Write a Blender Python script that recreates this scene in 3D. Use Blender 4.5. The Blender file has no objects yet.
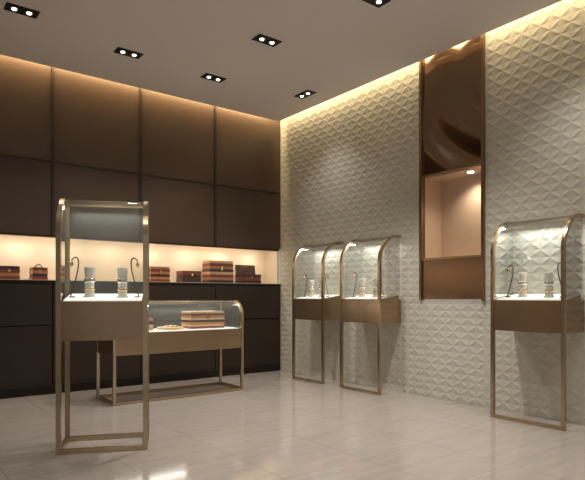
import bpy, bmesh, math, random
from mathutils import Vector, Matrix
random.seed(4)
scene = bpy.context.scene
scene.view_settings.view_transform = 'Standard'
R = math.radians

# ------------------------------------------------------------ materials
def mat(name, col, rough=0.5, metal=0.0, emit=0.0, ecol=None, spec=0.5):
    m = bpy.data.materials.new(name); m.use_nodes = True
    b = m.node_tree.nodes['Principled BSDF']
    b.inputs['Base Color'].default_value = (*col, 1)
    b.inputs['Roughness'].default_value = rough
    b.inputs['Metallic'].default_value = metal
    b.inputs['Specular IOR Level'].default_value = spec
    if emit:
        b.inputs['Emission Color'].default_value = (*(ecol or col), 1)
        b.inputs['Emission Strength'].default_value = emit
    return m

def noise_mat(name, c1, c2, scale=(1,1,1), nscale=5, rough=0.5, metal=0.0, detail=6, bump=0.0, rvar=0.0, spec=0.5):
    m = mat(name, c1, rough, metal, spec=spec)
    nt = m.node_tree; N = nt.nodes; L = nt.links
    b = N['Principled BSDF']
    tc = N.new('ShaderNodeTexCoord'); mp = N.new('ShaderNodeMapping')
    mp.inputs['Scale'].default_value = scale
    no = N.new('ShaderNodeTexNoise'); no.inputs['Scale'].default_value = nscale
    no.inputs['Detail'].default_value = detail
    cr = N.new('ShaderNodeValToRGB')
    cr.color_ramp.elements[0].color = (*c1, 1); cr.color_ramp.elements[1].color = (*c2, 1)
    cr.color_ramp.elements[0].position = 0.3; cr.color_ramp.elements[1].position = 0.7
    L.new(tc.outputs['Object'], mp.inputs['Vector']); L.new(mp.outputs[0], no.inputs['Vector'])
    L.new(no.outputs['Fac'], cr.inputs['Fac']); L.new(cr.outputs['Color'], b.inputs['Base Color'])
    if bump:
        bp = N.new('ShaderNodeBump'); bp.inputs['Strength'].default_value = bump
        bp.inputs['Distance'].default_value = 0.01
        L.new(no.outputs['Fac'], bp.inputs['Height']); L.new(bp.outputs[0], b.inputs['Normal'])
    if rvar:
        mr = N.new('ShaderNodeMapRange')
        mr.inputs['To Min'].default_value = rough - rvar; mr.inputs['To Max'].default_value = rough + rvar
        L.new(no.outputs['Fac'], mr.inputs['Value']); L.new(mr.outputs[0], b.inputs['Roughness'])
    return m

M_frame = noise_mat('champagne_frame', (0.42,0.33,0.22), (0.52,0.41,0.28), (1,1,1), 4, 0.25, 0.95)
M_boxb = noise_mat('bronze_body', (0.35,0.24,0.15), (0.38,0.265,0.17), (1,1,1), 2, 0.22, 0.8)
M_copper = noise_mat('copper_panel', (0.25,0.165,0.105), (0.30,0.20,0.13), (1,1,0.6), 2.0, 0.22, 0.85, rvar=0.04)
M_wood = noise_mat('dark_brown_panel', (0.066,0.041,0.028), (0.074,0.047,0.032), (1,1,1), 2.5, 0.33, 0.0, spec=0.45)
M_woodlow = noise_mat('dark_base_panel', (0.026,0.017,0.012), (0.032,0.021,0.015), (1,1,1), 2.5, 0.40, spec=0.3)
M_seam = mat('seam_dark', (0.014,0.010,0.008), 0.5, spec=0.2)
M_trim = mat('seam_trim', (0.040,0.028,0.021), 0.4, 0.4)
M_cream = noise_mat('cream_plaster', (0.68,0.57,0.45), (0.72,0.61,0.49), (1,1,1), 2, 0.7)
M_niche = noise_mat('niche_fabric', (0.57,0.43,0.31), (0.62,0.47,0.35), (1,1,1), 3, 0.7)
M_relief = noise_mat('relief_plaster', (0.475,0.465,0.41), (0.515,0.505,0.45), (1,1,1), 2, 0.55)
M_ceil = noise_mat('ceiling_paint', (0.67,0.63,0.61), (0.70,0.66,0.64), (1,1,1), 0.8, 0.8)
M_wall = mat('plain_wall_paint', (0.42,0.36,0.31), 0.7)
M_black = mat('black_metal', (0.006,0.006,0.006), 0.5)
M_lamp = mat('lamp_glow', (1,0.95,0.85), 0.5, 0, 4, (1,0.96,0.9))
M_strip = mat('warm_strip', (1,0.8,0.5), 0.5, 0, 5, (1,0.80,0.52))
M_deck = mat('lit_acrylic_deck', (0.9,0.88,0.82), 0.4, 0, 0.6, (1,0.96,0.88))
M_pad = mat('ivory_leather', (0.72,0.68,0.60), 0.5)
M_silver = mat('silver', (0.8,0.78,0.74), 0.15, 1)
M_gold = mat('gold', (0.75,0.52,0.25), 0.25, 1)
M_dkmetal = mat('dark_rod', (0.06,0.045,0.035), 0.3, 0.7)
M_l1 = noise_mat('leather_maroon', (0.15,0.038,0.022), (0.20,0.055,0.03), (1,1,1), 20, 0.4)
M_l2 = noise_mat('leather_tan', (0.36,0.15,0.06), (0.44,0.20,0.09), (1,1,1), 20, 0.45)
M_l3 = noise_mat('leather_sand', (0.50,0.34,0.19), (0.56,0.39,0.23), (1,1,1), 20, 0.5)
M_l4 = noise_mat('leather_espresso', (0.040,0.018,0.013), (0.060,0.028,0.020), (1,1,1), 20, 0.35)

def swirl_mat():
    """bronze mirror sheet whose surface rolls very gently"""
    m = noise_mat('rolled_bronze_sheet', (0.20,0.13,0.085), (0.25,0.165,0.105), (1,1,1), 1.5, 0.14, 0.9)
    N = m.node_tree.nodes; L = m.node_tree.links; b = N['Principled BSDF']
    tc = N.new('ShaderNodeTexCoord'); mp = N.new('ShaderNodeMapping')
    mp.inputs['Location'].default_value = (0, 0.8, -3.3); mp.inputs['Scale'].default_value = (1,1,1)
    wv = N.new('ShaderNodeTexWave'); wv.wave_type = 'RINGS'; wv.rings_direction = 'X'; wv.wave_profile = 'SIN'
    wv.inputs['Scale'].default_value = 0.8; wv.inputs['Distortion'].default_value = 0.6
    wv.inputs['Detail'].default_value = 0.0; wv.inputs['Detail Scale'].default_value = 0.8
    bp = N.new('ShaderNodeBump'); bp.inputs['Strength'].default_value = 1.0; bp.inputs['Distance'].default_value = 0.024
    L.new(tc.outputs['Object'], mp.inputs[0]); L.new(mp.outputs[0], wv.inputs['Vector'])
    L.new(wv.outputs['Fac'], bp.inputs['Height']); L.new(bp.outputs[0], b.inputs['Normal'])
    return m
M_swirl = swirl_mat()

def glass_mat():
    m = bpy.data.materials.new('hazed_glass'); m.use_nodes = True
    nt = m.node_tree; N = nt.nodes; L = nt.links; N.clear()
    out = N.new('ShaderNodeOutputMaterial')
    tr = N.new('ShaderNodeBsdfTransparent'); tr.inputs[0].default_value = (0.93,0.955,0.945,1)
    gl = N.new('ShaderNodeBsdfGlossy'); gl.inputs['Roughness'].default_value = 0.03
    df = N.new('ShaderNodeBsdfDiffuse'); df.inputs[0].default_value = (0.75,0.82,0.80,1)
    fr = N.new('ShaderNodeFresnel'); fr.inputs[0].default_value = 1.36
    m1 = N.new('ShaderNodeMixShader'); m2 = N.new('ShaderNodeMixShader')
    m1.inputs[0].default_value = 0.06  # small diffuse share paints a whitish reflection haze into the glass
    L.new(tr.outputs[0], m1.inputs[1]); L.new(df.outputs[0], m1.inputs[2])
    L.new(fr.outputs[0], m2.inputs[0]); L.new(m1.outputs[0], m2.inputs[1]); L.new(gl.outputs[0], m2.inputs[2])
    L.new(m2.outputs[0], out.inputs[0])
    return m
M_glass = glass_mat()

def floor_mat():
    m = mat('polished_stone_tiles', (0.5,0.45,0.4), 0.16, spec=0.9)
    nt = m.node_tree; N = nt.nodes; L = nt.links; b = N['Principled BSDF']
    tc = N.new('ShaderNodeTexCoord')
    mp = N.new('ShaderNodeMapping'); mp.inputs['Scale'].default_value = (1.0, 7, 1)
    no = N.new('ShaderNodeTexNoise'); no.inputs['Scale'].default_value = 2.5; no.inputs['Detail'].default_value = 8
    cr = N.new('ShaderNodeValToRGB'); e = cr.color_ramp.elements
    e[0].position = 0.3; e[0].color = (0.300,0.272,0.252,1); e[1].position = 0.7; e[1].color = (0.355,0.322,0.300,1)
    br = N.new('ShaderNodeTexBrick')
    br.offset = 0.0; br.inputs['Scale'].default_value = 1.0
    br.inputs['Brick Width'].default_value = 0.6; br.inputs['Row Height'].default_value = 0.6
    br.inputs['Mortar Size'].default_value = 0.0035; br.inputs['Mortar Smooth'].default_value = 0.2
    br.inputs['Color1'].default_value = (0.94,0.94,0.94,1); br.inputs['Color2'].default_value = (1,1,1,1)
    br.inputs['Mortar'].default_value = (0.72,0.70,0.68,1)
    mx = N.new('ShaderNodeMix'); mx.data_type = 'RGBA'; mx.blend_type = 'MULTIPLY'; mx.inputs[0].default_value = 1
    L.new(tc.outputs['Object'], mp.inputs[0]); L.new(mp.outputs[0], no.inputs['Vector'])
    L.new(tc.outputs['Object'], br.inputs['Vector'])
    L.new(no.outputs['Fac'], cr.inputs[0]); L.new(cr.outputs[0], mx.inputs[6]); L.new(br.outputs['Color'], mx.inputs[7])
    L.new(mx.outputs[2], b.inputs['Base Color'])
    mr = N.new('ShaderNodeMapRange'); mr.inputs['To Min'].default_value = 0.05; mr.inputs['To Max'].default_value = 0.14
    L.new(no.outputs['Fac'], mr.inputs[0]); L.new(mr.outputs[0], b.inputs['Roughness'])
    return m
M_floor = floor_mat()

# ------------------------------------------------------------ mesh helpers
class MB:
    def __init__(s): s.bm = bmesh.new(); s.mats = []
    def mi(s, m):
        if m not in s.mats: s.mats.append(m)
        return s.mats.index(m)
    def box(s, x0, x1, y0, y1, z0, z1, m, bev=0.0, mtx=None):
        t = bmesh.new()
        bmesh.ops.create_cube(t, size=1)
        bmesh.ops.scale(t, vec=(x1-x0, y1-y0, z1-z0), verts=t.verts)
        if bev: bmesh.ops.bevel(t, geom=t.edges[:], offset=bev, segments=2, profile=0.7, affect='EDGES')
        bmesh.ops.translate(t, vec=((x0+x1)/2, (y0+y1)/2, (z0+z1)/2), verts=t.verts)
        s.add(t, m, mtx)
    def add(s, t, m, mtx=None, smooth=False):
        if mtx is not None: t.transform(mtx)
        i = s.mi(m)
        for f in t.faces: f.material_index = i; f.smooth = smooth
        me = bpy.data.meshes.new('tmp'); t.to_mesh(me); t.free()
        s.bm.from_mesh(me); bpy.data.meshes.remove(me)
    def quad(s, pts, m):
        t = bmesh.new(); vs = [t.verts.new(p) for p in pts]; t.faces.new(vs); s.add(t, m)
    def lathe(s, prof, m, loc=(0,0,0), seg=24, mtx=None):
        t = bmesh.new(); rings = []
        for r, z in prof:
            rings.append([t.verts.new((r*math.cos(2*math.pi*k/seg), r*math.sin(2*math.pi*k/seg), z)) for k in range(seg)])
        for a, b in zip(rings, rings[1:]):
            for k in range(seg): t.faces.new((a[k], a[(k+1)%seg], b[(k+1)%seg], b[k]))
        t.faces.new(rings[0][::-1]); t.faces.new(rings[-1])
        if mtx is not None: t.transform(mtx)
        t.transform(Matrix.Translation(loc)); s.add(t, m, None, True)
    def tube(s, pts, r, m, seg=8):
        t = bmesh.new(); rings = []
        P = [Vector(p) for p in pts]
        for i, p in enumerate(P):
            d = (P[min(i+1, len(P)-1)] - P[max(i-1, 0)]).normalized()
            a = d.cross(Vector((0.31,0.93,0.17))).normalized(); b = d.cross(a)
            rings.append([t.verts.new(p + r*(a*math.cos(2*math.pi*k/seg)+b*math.sin(2*math.pi*k/seg))) for k in range(seg)])
        for a, b in zip(rings, rings[1:]):
            for k in range(seg): t.faces.new((a[k], a[(k+1)%seg], b[(k+1)%seg], b[k]))
        t.faces.new(rings[0][::-1]); t.faces.new(rings[-1])
        bmesh.ops.recalc_face_normals(t, faces=t.faces)
        s.add(t, m, None, True)
    def band(s, prof, x0, x1, th, m):
        t = bmesh.new(); P = [Vector((0, y, z)) for y, z in prof]; rings = []
        for i, p in enumerate(P):
            d = (P[min(i+1, len(P)-1)] - P[max(i-1, 0)]).normalized()
            n = Vector((0, d.z, -d.y))
            a = p; b = p + n*th
            rings.append([t.verts.new((x0, a.y, a.z)), t.verts.new((x1, a.y, a.z)), t.verts.new((x1, b.y, b.z)), t.verts.new((x0, b.y, b.z))])
        for a, b in zip(rings, rings[1:]):
            for k in range(4): t.faces.new((a[k], a[(k+1)%4], b[(k+1)%4], b[k]))
        t.faces.new(rings[0][::-1]); t.faces.new(rings[-1])
        bmesh.ops.recalc_face_normals(t, faces=t.faces)
        s.add(t, m)
    def obj(s, name, parent=None, loc=(0,0,0), rotz=0):
        me = bpy.data.meshes.new(name); s.bm.to_mesh(me); s.bm.free()
        for m in s.mats: me.materials.append(m)
        o = bpy.data.objects.new(name, me); scene.collection.objects.link(o)
        o.location = loc; o.rotation_euler = (0,0,rotz)
        if parent: o.parent = parent
        return o
def empty(name, loc=(0,0,0), rotz=0):
    o = bpy.data.objects.new(name, None); scene.collection.objects.link(o)
    o.location = loc; o.rotation_euler = (0,0,rotz); o.empty_display_size = 0.2
    return o
def lamp(name, kind, loc, energy, col, parent=None, rot=(0,0,0), **kw):
    l = bpy.data.lights.new(name, kind); l.energy = energy; l.color = col
    for k, v in kw.items(): setattr(l, k, v)
    o = bpy.data.objects.new(name, l); scene.collection.objects.link(o)
    o.location = loc; o.rotation_euler = rot
    if parent: o.parent = parent
    return o

# ------------------------------------------------------------ room (metres)
XW, YW, H = 4.40, 5.97, 3.30
X0, Y0 = -2.4, -1.6
TOP = 3.52
b = MB(); b.box(X0, XW+0.1, Y0, YW+0.4, -0.08, 0, M_floor); b.obj('floor')
b = MB()
b.box(X0, XW-0.13, Y0, YW-0.13, H, H+0.05, M_ceil)
b.box(X0, XW+0.1, Y0, YW+0.4, TOP, TOP+0.06, M_ceil)
b.obj('ceiling')
b = MB(); b.box(X0-0.1, X0, Y0, YW+0.4, 0, TOP, M_wall); b.obj('wall_left')

xs = [XW, 3.39, 2.43, 1.49, 0.53, -0.43, -1.39, X0]
g = 0.006
b = MB()
for a, c in zip(xs[1:], xs):
    for z0, z1, m in ((1.62,2.38,M_wood),(2.38,TOP,M_wood)):
        b.box(a+g, c-g, YW, YW+0.03, z0+g, z1-g, m, 0.003)
b.box(X0, XW, YW+0.03, YW+0.06, 1.63, TOP, M_seam)
b.obj('wall_back')
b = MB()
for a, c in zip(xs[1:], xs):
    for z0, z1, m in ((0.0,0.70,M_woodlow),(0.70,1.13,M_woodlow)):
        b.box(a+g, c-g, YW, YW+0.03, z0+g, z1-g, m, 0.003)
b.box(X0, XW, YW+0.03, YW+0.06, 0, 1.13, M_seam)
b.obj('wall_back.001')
b = MB()
b.box(X0, XW, YW-0.005, YW+0.36, 1.131, 1.16, M_seam)
b.box(X0, XW, YW+0.33, YW+0.36, 1.16, 1.66, M_cream)
b.box(X0, XW, YW+0.02, YW+0.33, 1.161, 1.165, M_cream)
b.box(X0, XW, YW+0.061, YW+0.33, 1.63, 1.66, M_cream)
b.box(XW-0.015, XW, YW+0.061, YW+0.33, 1.165, 1.63, M_cream)
b.obj('recessed_display_shelf')
b = MB()
for x in xs[1:-1]:
    b.box(x-0.013, x+0.013, YW-0.018, YW+0.005, 1.62, TOP-0.002, M_trim, 0.003)
b.box(X0+0.01, XW-0.045, YW-0.014, YW+0.005, 2.370, 2.390, M_trim, 0.003)
b.box(X0+0.01, XW-0.045, YW-0.018, YW+0.005, 1.60, 1.625, M_trim, 0.003)
b.obj('trim_1')
b = MB(); b.box(X0+0.01, XW-0.045, YW-0.03, YW-0.001, 0, 0.09, M_seam, 0.004); b.obj('baseboard_back')

def relief():
    """rosette / curved-diamond plaster relief: ridged petals on a rhombic lattice, dished stars between"""
    A, B = 0.084, 0.066          # half width / half height of one rhombus
    HB, HR = 0.0020, 0.0048        # base level, ridge height
    NS = 4
    ymin, ymax, zmin, zmax = Y0, YW, 0.0, TOP
    out = MB()
    def gen(y0, y1, z0, z1):
        t = bmesh.new(); V = {}
        def W(u, v, h, key):
            if key not in V:
                V[key] = t.verts.new((XW-0.001-h, y0+(u-v)*A, z0+(u+v)*B))
            return V[key]
        umax = int((y1-y0)/(2*A)+(z1-z0)/(2*B))+2
        for iu in range(-umax, umax+1):
            for iv in range(-umax, umax+1):
                cy = (iu-iv)*A; cz = (iu+iv+1)*B
                if cy < -A*1.2 or cy > y1-y0+A*1.2 or cz < -B*1.2 or cz > z1-z0+B*1.2: continue
                ctr = W(iu+0.5, iv+0.5, 0.0, ('c', iu, iv))
                edges = (((0,0),(1,0)), ((1,0),(1,1)), ((1,1),(0,1)), ((0,1),(0,0)))
                for ei, (p, q) in enumerate(edges):
                    nx, ny = -(q[1]-p[1]), (q[0]-p[0])
                    R_, A_ = [], []
                    for k in range(NS+1):
                        s_ = k/NS
                        x = iu+p[0]+(q[0]-p[0])*s_; y = iv+p[1]+(q[1]-p[1])*s_
                        w_ = 0.90*s_*(1-s_)
                        key = ('r', round(x*100), round(y*100))
                        R_.append(W(x, y, HB+HR*math.sin(math.pi*s_)**0.8 if 0 < k < NS else HB, key))
                        if 0 < k < NS: A_.append(W(x+nx*w_, y+ny*w_, HB, ('a', iu, iv, ei, k)))
                        else: A_.append(R_[-1])
                    for k in range(NS):
                        f = [R_[k], R_[k+1]]
                        if A_[k+1] is not R_[k+1]: f.append(A_[k+1])
                        if A_[k] is not R_[k]: f.append(A_[k])
                        t.faces.new(f)
                        t.faces.new((A_[k], A_[k+1], ctr))
        for co, no in (((0,y0,0),(0,-1,0)),((0,y1,0),(0,1,0)),((0,0,z0),(0,0,-1)),((0,0,z1),(0,0,1))):
            gm = t.verts[:]+t.edges[:]+t.faces[:]
            bmesh.ops.bisect_plane(t, geom=gm, plane_co=co, plane_no=no, clear_outer=True, clear_inner=False)
        bmesh.ops.recalc_face_normals(t, faces=t.faces)
        out.add(t, M_relief)
    gen(3.59, ymax, zmin, zmax); gen(2.87, 3.59, zmin, 0.965); gen(ymin, 2.87, zmin, zmax)
    out.box(XW+0.001, XW+0.03, ymin, 2.87, zmin, zmax, M_relief)
    out.box(XW+0.001, XW+0.03, 3.59, ymax+0.03, zmin, zmax, M_relief)
    out.box(XW+0.001, XW+0.03, 2.87, 3.59, zmin, 0.965, M_relief)
    out.obj('wall_right')
relief()

col = empty('wall_display_niche', (XW, 3.225, 0))
hw = 0.352
b = MB()
b.box(-0.012, 0.03, -hw+0.015, hw-0.015, 2.19, TOP, M_swirl)
b.obj('upper_panel', col)
b = MB(); b.box(-0.012, 0.03, -hw+0.015, hw-0.015, 0.97, 1.36, M_copper, 0.004); b.obj('lower_panel', col)
b = MB()
for s in (-1, 1):
    b.box(-0.032, 0.03, s*hw-0.014, s*hw+0.014, 0.955, TOP, M_copper, 0.003)
b.box(-0.022, 0.03, -hw+0.014, hw-0.014, 1.355, 1.375, M_frame, 0.002)
b.box(-0.022, 0.03, -hw+0.014, hw-0.014, 2.18, 2.20, M_frame, 0.002)
b.obj('frame', col)
b = MB(); e = hw-0.005
b.box(0.30, 0.32, -e, e, 1.36, 2.20, M_niche)
b.box(0.03, 0.30, -e-0.01, -e, 1.36, 2.20, M_niche); b.box(0.03, 0.30, e, e+0.01, 1.36, 2.20, M_niche)
b.box(0.03, 0.30, -e, e, 1.355, 1.375, M_niche); b.box(0.03, 0.30, -e, e, 2.19, 2.21, M_niche)
b.obj('recess', col)
b = MB(); b.lathe([(0.03,2.180),(0.03,2.189)], M_lamp, (0.16,-0.1,0)); b.obj('spot_lens', col)
lamp('niche_spot', 'SPOT', (0.16,-0.1,2.17), 15, (1,0.86,0.68), col, (0,0,0), spot_size=R(130), spot_blend=0.9, shadow_soft_size=0.03)

# ------------------------------------------------------------ cove lights
cv = empty('cove_light', (0,0,0))
b = MB()
b.box(X0+0.1, XW-0.3, YW-0.20, YW-0.17, H+0.051, H+0.07, M_strip)
b.box(XW-0.20, XW-0.17, Y0+0.1, YW-0.3, H+0.051, H+0.07, M_strip)
b.obj('led_strip', cv)
WARM = (1.0, 0.73, 0.38)
lamp('cove_back', 'AREA', ((X0+XW)/2, YW-0.12, TOP-0.07), 74, WARM, cv, (R(58),0,0), shape='RECTANGLE', size=XW-X0-0.2, size_y=0.05)
lamp('cove_right', 'AREA', (XW-0.12, (Y0+YW)/2, TOP-0.07), 28, (1,0.76,0.42), cv, (0,R(-38),0), shape='RECTANGLE', size=0.05, size_y=YW-Y0-0.2)

sh = empty('shelf_light', (0,0,0))
b = MB(); b.box(X0+0.1, XW-0.05, YW+0.07, YW+0.09, 1.617, 1.629, M_strip); b.obj('led_strip', sh)
lamp('shelf_line', 'AREA', ((X0+XW)/2, YW+0.11, 1.612), 13, (1,0.87,0.70), sh, (R(25),0,0), shape='RECTANGLE', size=XW-X0-0.2, size_y=0.02)
x = XW-0.3
while x > -0.6:
    lamp('shelf_spot', 'SPOT', (x, YW+0.17, 1.615), 2.6, (1,0.87,0.70), sh, (R(14),0,0), spot_size=R(145), spot_blend=1.0, shadow_soft_size=0.03)
    x -= 0.48

def downlight(x, y, along_y=False, energy=150, tilt=(0,0,0)):
    e = empty('recessed_downlight', (x, y, H), R(90) if along_y else 0)
    b = MB()
    w, d = 0.122, 0.066
    b.box(-w, w, -d, -d+0.012, -0.006, -0.0005, M_black); b.box(-w, w, d-0.012, d, -0.006, -0.0005, M_black)
    b.box(-w, -w+0.012, -d, d, -0.006, -0.0005, M_black); b.box(w-0.012, w, -d, d, -0.006, -0.0005, M_black)
    b.box(-w+0.01, w-0.01, -d+0.01, d-0.01, -0.003, -0.0005, M_black)
    b.obj('housing', e)
    b = MB()
    for s in (-1, 1):
        b.lathe([(0.042,-0.003),(0.042,-0.010),(0.034,-0.010),(0.034,-0.006)], M_dkmetal, (s*0.055,0,0))
    b.obj('gimbal', e)
    b = MB()
    for s in (-1, 1): b.lathe([(0.019,-0.006),(0.019,-0.0125)], M_lamp, (s*0.055,0,0))
    b.obj('lens', e)
    lamp('beam', 'SPOT', (0,0,-0.03), energy, (1,0.92,0.81), e, tilt, spot_size=R(100), spot_blend=0.9, shadow_soft_size=0.05)
downlight(0.97,4.83,energy=45); downlight(1.94,5.06,energy=85); downlight(2.87,5.09,energy=115)
downlight(2.83,4.05,energy=200); downlight(3.09,2.98,energy=220)
downlight(3.93,4.87,True,30); downlight(3.8,1.9,True,65)
downlight(1.0,2.2,energy=70); downlight(2.2,1.2,energy=140); downlight(0.0,3.4,energy=25); downlight(3.0,0.3,energy=150)  # out-of-view fixtures, added to fill the room with light

def profile(depth, Ht, ry, rz, z0=0.0, n=14):
    p = [(0, z0), (0, Ht-rz)]
    for k in range(1, n+1):
        a = k/n*math.pi/2
        p.append((ry*(1-math.cos(a)), Ht-rz+rz*math.sin(a)))
    if depth > ry+1e-4: p.append((depth, Ht))
    return p

def case(name, W, D, Ht, zb, zd, loc, rotz, free=False, ry=0.27, rz=0.29, slope=0.045, bar=0.028):
    root = empty(name, loc, rotz)
    T = bar
    b = MB(); pr = profile(D, Ht, ry, rz)
    for x in (0, W-T):
        b.band(pr, x, x+T, T, M_frame)
        if free:
            b.box(x, x+T, D-T, D, 0, Ht-T, M_frame)
            b.box(x, x+T, T, D-T, 0.0, T, M_frame)
    b.box(T, W-T, 0, T, 0, T, M_frame)
    b.box(T, W-T, D-T, D, Ht-T, Ht, M_frame)
    if free: b.box(T, W-T, D-T, D, 0, T, M_frame)
    b.obj('frame', root)
    b = MB()
    x0, x1 = (T, W-T)
    t = bmesh.new()
    y0, y1 = 0.004, D-(T+0.001 if free else 0.002)
    vs = [t.verts.new(v) for v in ((x0,y0,zb),(x1,y0,zb),(x1,y1,zb),(x0,y1,zb),(x0,y0,zd),(x1,y0,zd),(x1,y1,zd+slope),(x0,y1,zd+slope))]
    for f in ((3,2,1,0),(4,5,6,7),(0,1,5,4),(1,2,6,5),(2,3,7,6),(3,0,4,7)): t.faces.new([vs[i] for i in f])
    bmesh.ops.bevel(t, geom=t.edges[:], offset=0.004, segments=2, affect='EDGES')
    b.add(t, M_boxb)
    for x in (0.004, W-T): b.box(x, x+T-0.004, T, D-(T if free else 0.002), zb, zd, M_boxb)
    b.obj('body', root)
    b = MB(); t = bmesh.new(); i = 0.012
    dz = 0.006
    s0 = slope*(0.03)/D
    pts = [(x0+i,0.03,zd+s0),(x1-i,0.03,zd+s0),(x1-i,y1-0.01,zd+slope),(x0+i,y1-0.01,zd+slope)]
    lo = [t.verts.new(p) for p in pts]; hi = [t.verts.new((p[0],p[1],p[2]+dz)) for p in pts]
    t.faces.new(lo[::-1]); t.faces.new(hi)
    for k in range(4): t.faces.new((lo[k],lo[(k+1)%4],hi[(k+1)%4],hi[k]))
    b.add(t, M_deck); b.obj('lit_deck', root)
    b = MB(); t = bmesh.new()
    gp = [(y+0.008*(1 if z < Ht-rz else 0.7), z-(0.006 if z >= Ht-rz else 0)) for y, z in profile(D-0.01, Ht, ry, rz, zd+0.002)]
    A = [t.verts.new((x0, y, z)) for y, z in gp]; B = [t.verts.new((x1, y, z)) for y, z in gp]
    for k in range(len(gp)-1): t.faces.new((A[k],B[k],B[k+1],A[k+1]))
    b.add(t, M_glass, None, True)
    for x in (T*0.5, W-T*0.5):
        t = bmesh.new()
        pts = [(x, y+0.012, z-0.012 if k else z) for k, (y, z) in enumerate(profile(D-0.015, Ht, ry, rz, zd+0.002))]
        pts.append((x, D-0.003, zd+slope))
        t.faces.new([t.verts.new(p) for p in pts]); b.add(t, M_glass)
    if free: b.quad([(x0,D-0.012,zd+slope),(x1,D-0.012,zd+slope),(x1,D-0.012,Ht-T),(x0,D-0.012,Ht-T)], M_glass)
    b.obj('glass', root)
    b = MB(); b.box(x0+0.01, x1-0.01, D-T-0.022, D-T-0.006, Ht-T-0.012, Ht-T, M_frame); b.obj('added_light_bar', root)  # bar added as a mount for the extra lamp below
    lamp('added_case_light', 'AREA', (W/2, D-T-0.03, Ht-T-0.03), 2.4, (1,0.95,0.86), root, (R(-18),0,0), shape='RECTANGLE', size=W*0.8, size_y=0.02)  # lamp added to brighten the inside of the case
    return root

def jewelry(root, W, D, zd, slope=0.045, tall=0.20):
    def zz(y): return zd+slope*y/D+0.0045
    b = MB()
    for fx, fy in ((0.32,0.5),(0.70,0.42)):
        x, y = W*fx, D*fy; z = zz(y)-0.003
        b.lathe([(0.040,z),(0.040,z+0.012),(0.030,z+0.02),(0.029,z+tall*0.55),(0.032,z+tall*0.85),(0.035,z+tall),(0.026,z+tall+0.004)], M_pad, (x,y,0))
        b.lathe([(0.032,z+tall*0.50),(0.0365,z+tall*0.53),(0.0365,z+tall*0.62),(0.032,z+tall*0.65)], M_silver, (x,y,0))
        b.lathe([(0.0315,z+tall*0.25),(0.034,z+tall*0.27),(0.034,z+tall*0.31),(0.0315,z+tall*0.33)], M_gold, (x,y,0))
    b.obj('bracelet_columns', root)
    b = MB()
    for fx, s in ((0.13,1),(0.87,-1)):
        x, y = W*fx, D*0.45; z = zz(y)-0.003
        b.lathe([(0.026,z),(0.026,z+0.008),(0.008,z+0.012)], M_dkmetal, (x,y,0))
        pts = []
        for k in range(17):
            u = k/16
            pts.append((x + s*(0.05*math.sin(u*math.pi*0.95)-0.01), y, z+0.01+0.26*math.sin(u*math.pi*0.62)))
        b.tube(pts, 0.0045, M_dkmetal)
        ex, ey, ez = pts[-1]
        b.lathe([(0.001,ez-0.05),(0.011,ez-0.035),(0.010,ez-0.018),(0.003,ez)], M_gold, (ex,ey,0), 14)
    b.obj('necklace_hooks', root)

for yf, w in ((5.28,0.57),(4.43,0.59),(2.595,0.61)):
    c = case('jewelry_display_case', w, 0.338-0.015, 1.635, 0.72, 0.965, (XW-0.338, yf, 0), R(-90))
    jewelry(c, w, 0.31, 0.965)
c = case('jewelry_display_case', 0.56, 0.36, 1.66, 0.715, 0.965, (0.925, 3.64, 0), R(-24.5), free=True, bar=0.030)
jewelry(c, 0.56, 0.36, 0.965)

tb = case('display_table', 1.40, 0.48, 0.955, 0.45, 0.655, (1.75, 4.94, 0), 0, free=True, ry=0.16, rz=0.16, slope=0.0)

def sbox(name, loc, w, d, h, cols, rot=0, handle=False, parent=None):
    root = empty(name, loc, rot)
    if parent: root.parent = parent
    b = MB(); n = len(cols); g = 0.0015
    for k, m in enumerate(cols):
        ins = 0.0 if k % 2 == 0 else 0.003
        b.box(-w/2+ins, w/2-ins, -d/2+ins, d/2-ins, h*k/n, h*(k+1)/n-g, m, 0.003)
    b.box(-w/2+0.006, w/2-0.006, -d/2+0.006, d/2-0.006, 0.004, h-0.004, M_l4)
    b.obj('layers', root)
    b = MB()
    b.box(-0.012, 0.012, -d/2-0.006, -d/2+0.002, h*0.55, h*0.75, M_gold, 0.002)
    b.obj('clasp', root)
    if handle:
        b = MB()
        b.tube([(-0.04+0.08*k/12, 0, h-0.002+0.035*math.sin(k/12*math.pi)) for k in range(13)], 0.005, M_l4)
        b.obj('handle', root)
    return root
ZS = 1.166; YS = YW+0.16
sbox('leather_jewelry_box', (1.10,YS,ZS), 0.20, 0.16, 0.135, [M_l1,M_l2,M_l1,M_l4], 0)
sbox('leather_jewelry_box', (1.39,YS,ZS), 0.15, 0.15, 0.13, [M_l1,M_l4,M_l2,M_l1], 0, True)
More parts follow.
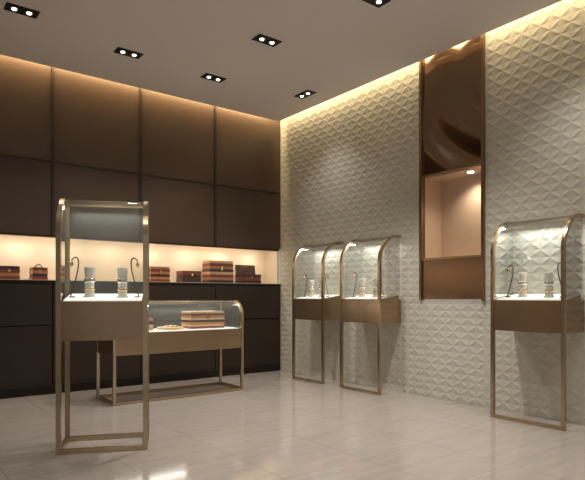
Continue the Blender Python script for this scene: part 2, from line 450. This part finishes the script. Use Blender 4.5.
sbox('leather_jewelry_box', (2.70,YS,ZS), 0.24, 0.18, 0.18, [M_l1,M_l2,M_l4,M_l2,M_l1,M_l2], 0)
sbox('leather_jewelry_box', (3.11,YS,ZS), 0.25, 0.18, 0.14, [M_l4,M_l4,M_l1], 0)
sbox('striped_jewelry_box', (3.52,YS,ZS), 0.34, 0.20, 0.28, [M_l4,M_l2,M_l1,M_l3,M_l4,M_l2,M_l1,M_l3], 0)
op = sbox('open_jewelry_case', (3.98,YS,ZS), 0.30, 0.17, 0.12, [M_l4,M_l1,M_l4], 0)
b = MB()
b.box(-0.15, 0.15, -0.01, 0.012, 0, 0.13, M_l4, 0.004)
o = b.obj('lid', op, (0, 0.06, 0.118)); o.rotation_euler = (R(-8), 0, 0)
b = MB(); b.tube([(-0.16+0.01*k, -0.02, 0.12+0.10*math.sin(min(k,14)/14*math.pi/1.4)) for k in range(14)], 0.006, M_l4); b.obj('strap', op)

ZT = 0.662
sbox('striped_jewelry_box', (2.80,5.19,ZT), 0.40, 0.22, 0.18, [M_l1,M_l3,M_l2,M_l4,M_l3,M_l2,M_l1,M_l3], 0)
b = MB(); b.lathe([(0.13,0),(0.135,0.004),(0.135,0.020),(0.13,0.024),(0.05,0.026)], M_l3, (0,0,0), 32)
b.lathe([(0.07,0.0245),(0.07,0.034),(0.05,0.040),(0.02,0.040)], M_gold, (0,0,0), 32)
b.obj('round_jewelry_tray', None, (2.42,5.17,ZT))
sbox('leather_jewelry_box', (2.13,5.19,ZT), 0.17, 0.15, 0.12, [M_l2,M_l3,M_l4,M_l2], 0)

w = bpy.data.worlds.new('world'); scene.world = w; w.use_nodes = True
w.node_tree.nodes['Background'].inputs[0].default_value = (1.0,0.94,0.87,1)
w.node_tree.nodes['Background'].inputs[1].default_value = 0.36

cam = bpy.data.cameras.new('camera'); co = bpy.data.objects.new('camera', cam)
scene.collection.objects.link(co); scene.camera = co
co.location = (0,0,1.0); co.rotation_euler = (R(90),0,-math.atan2(0.610,0.792))
cam.sensor_width = 36; cam.lens = 36*549/585; cam.shift_y = 56/585
cam.clip_start = 0.05
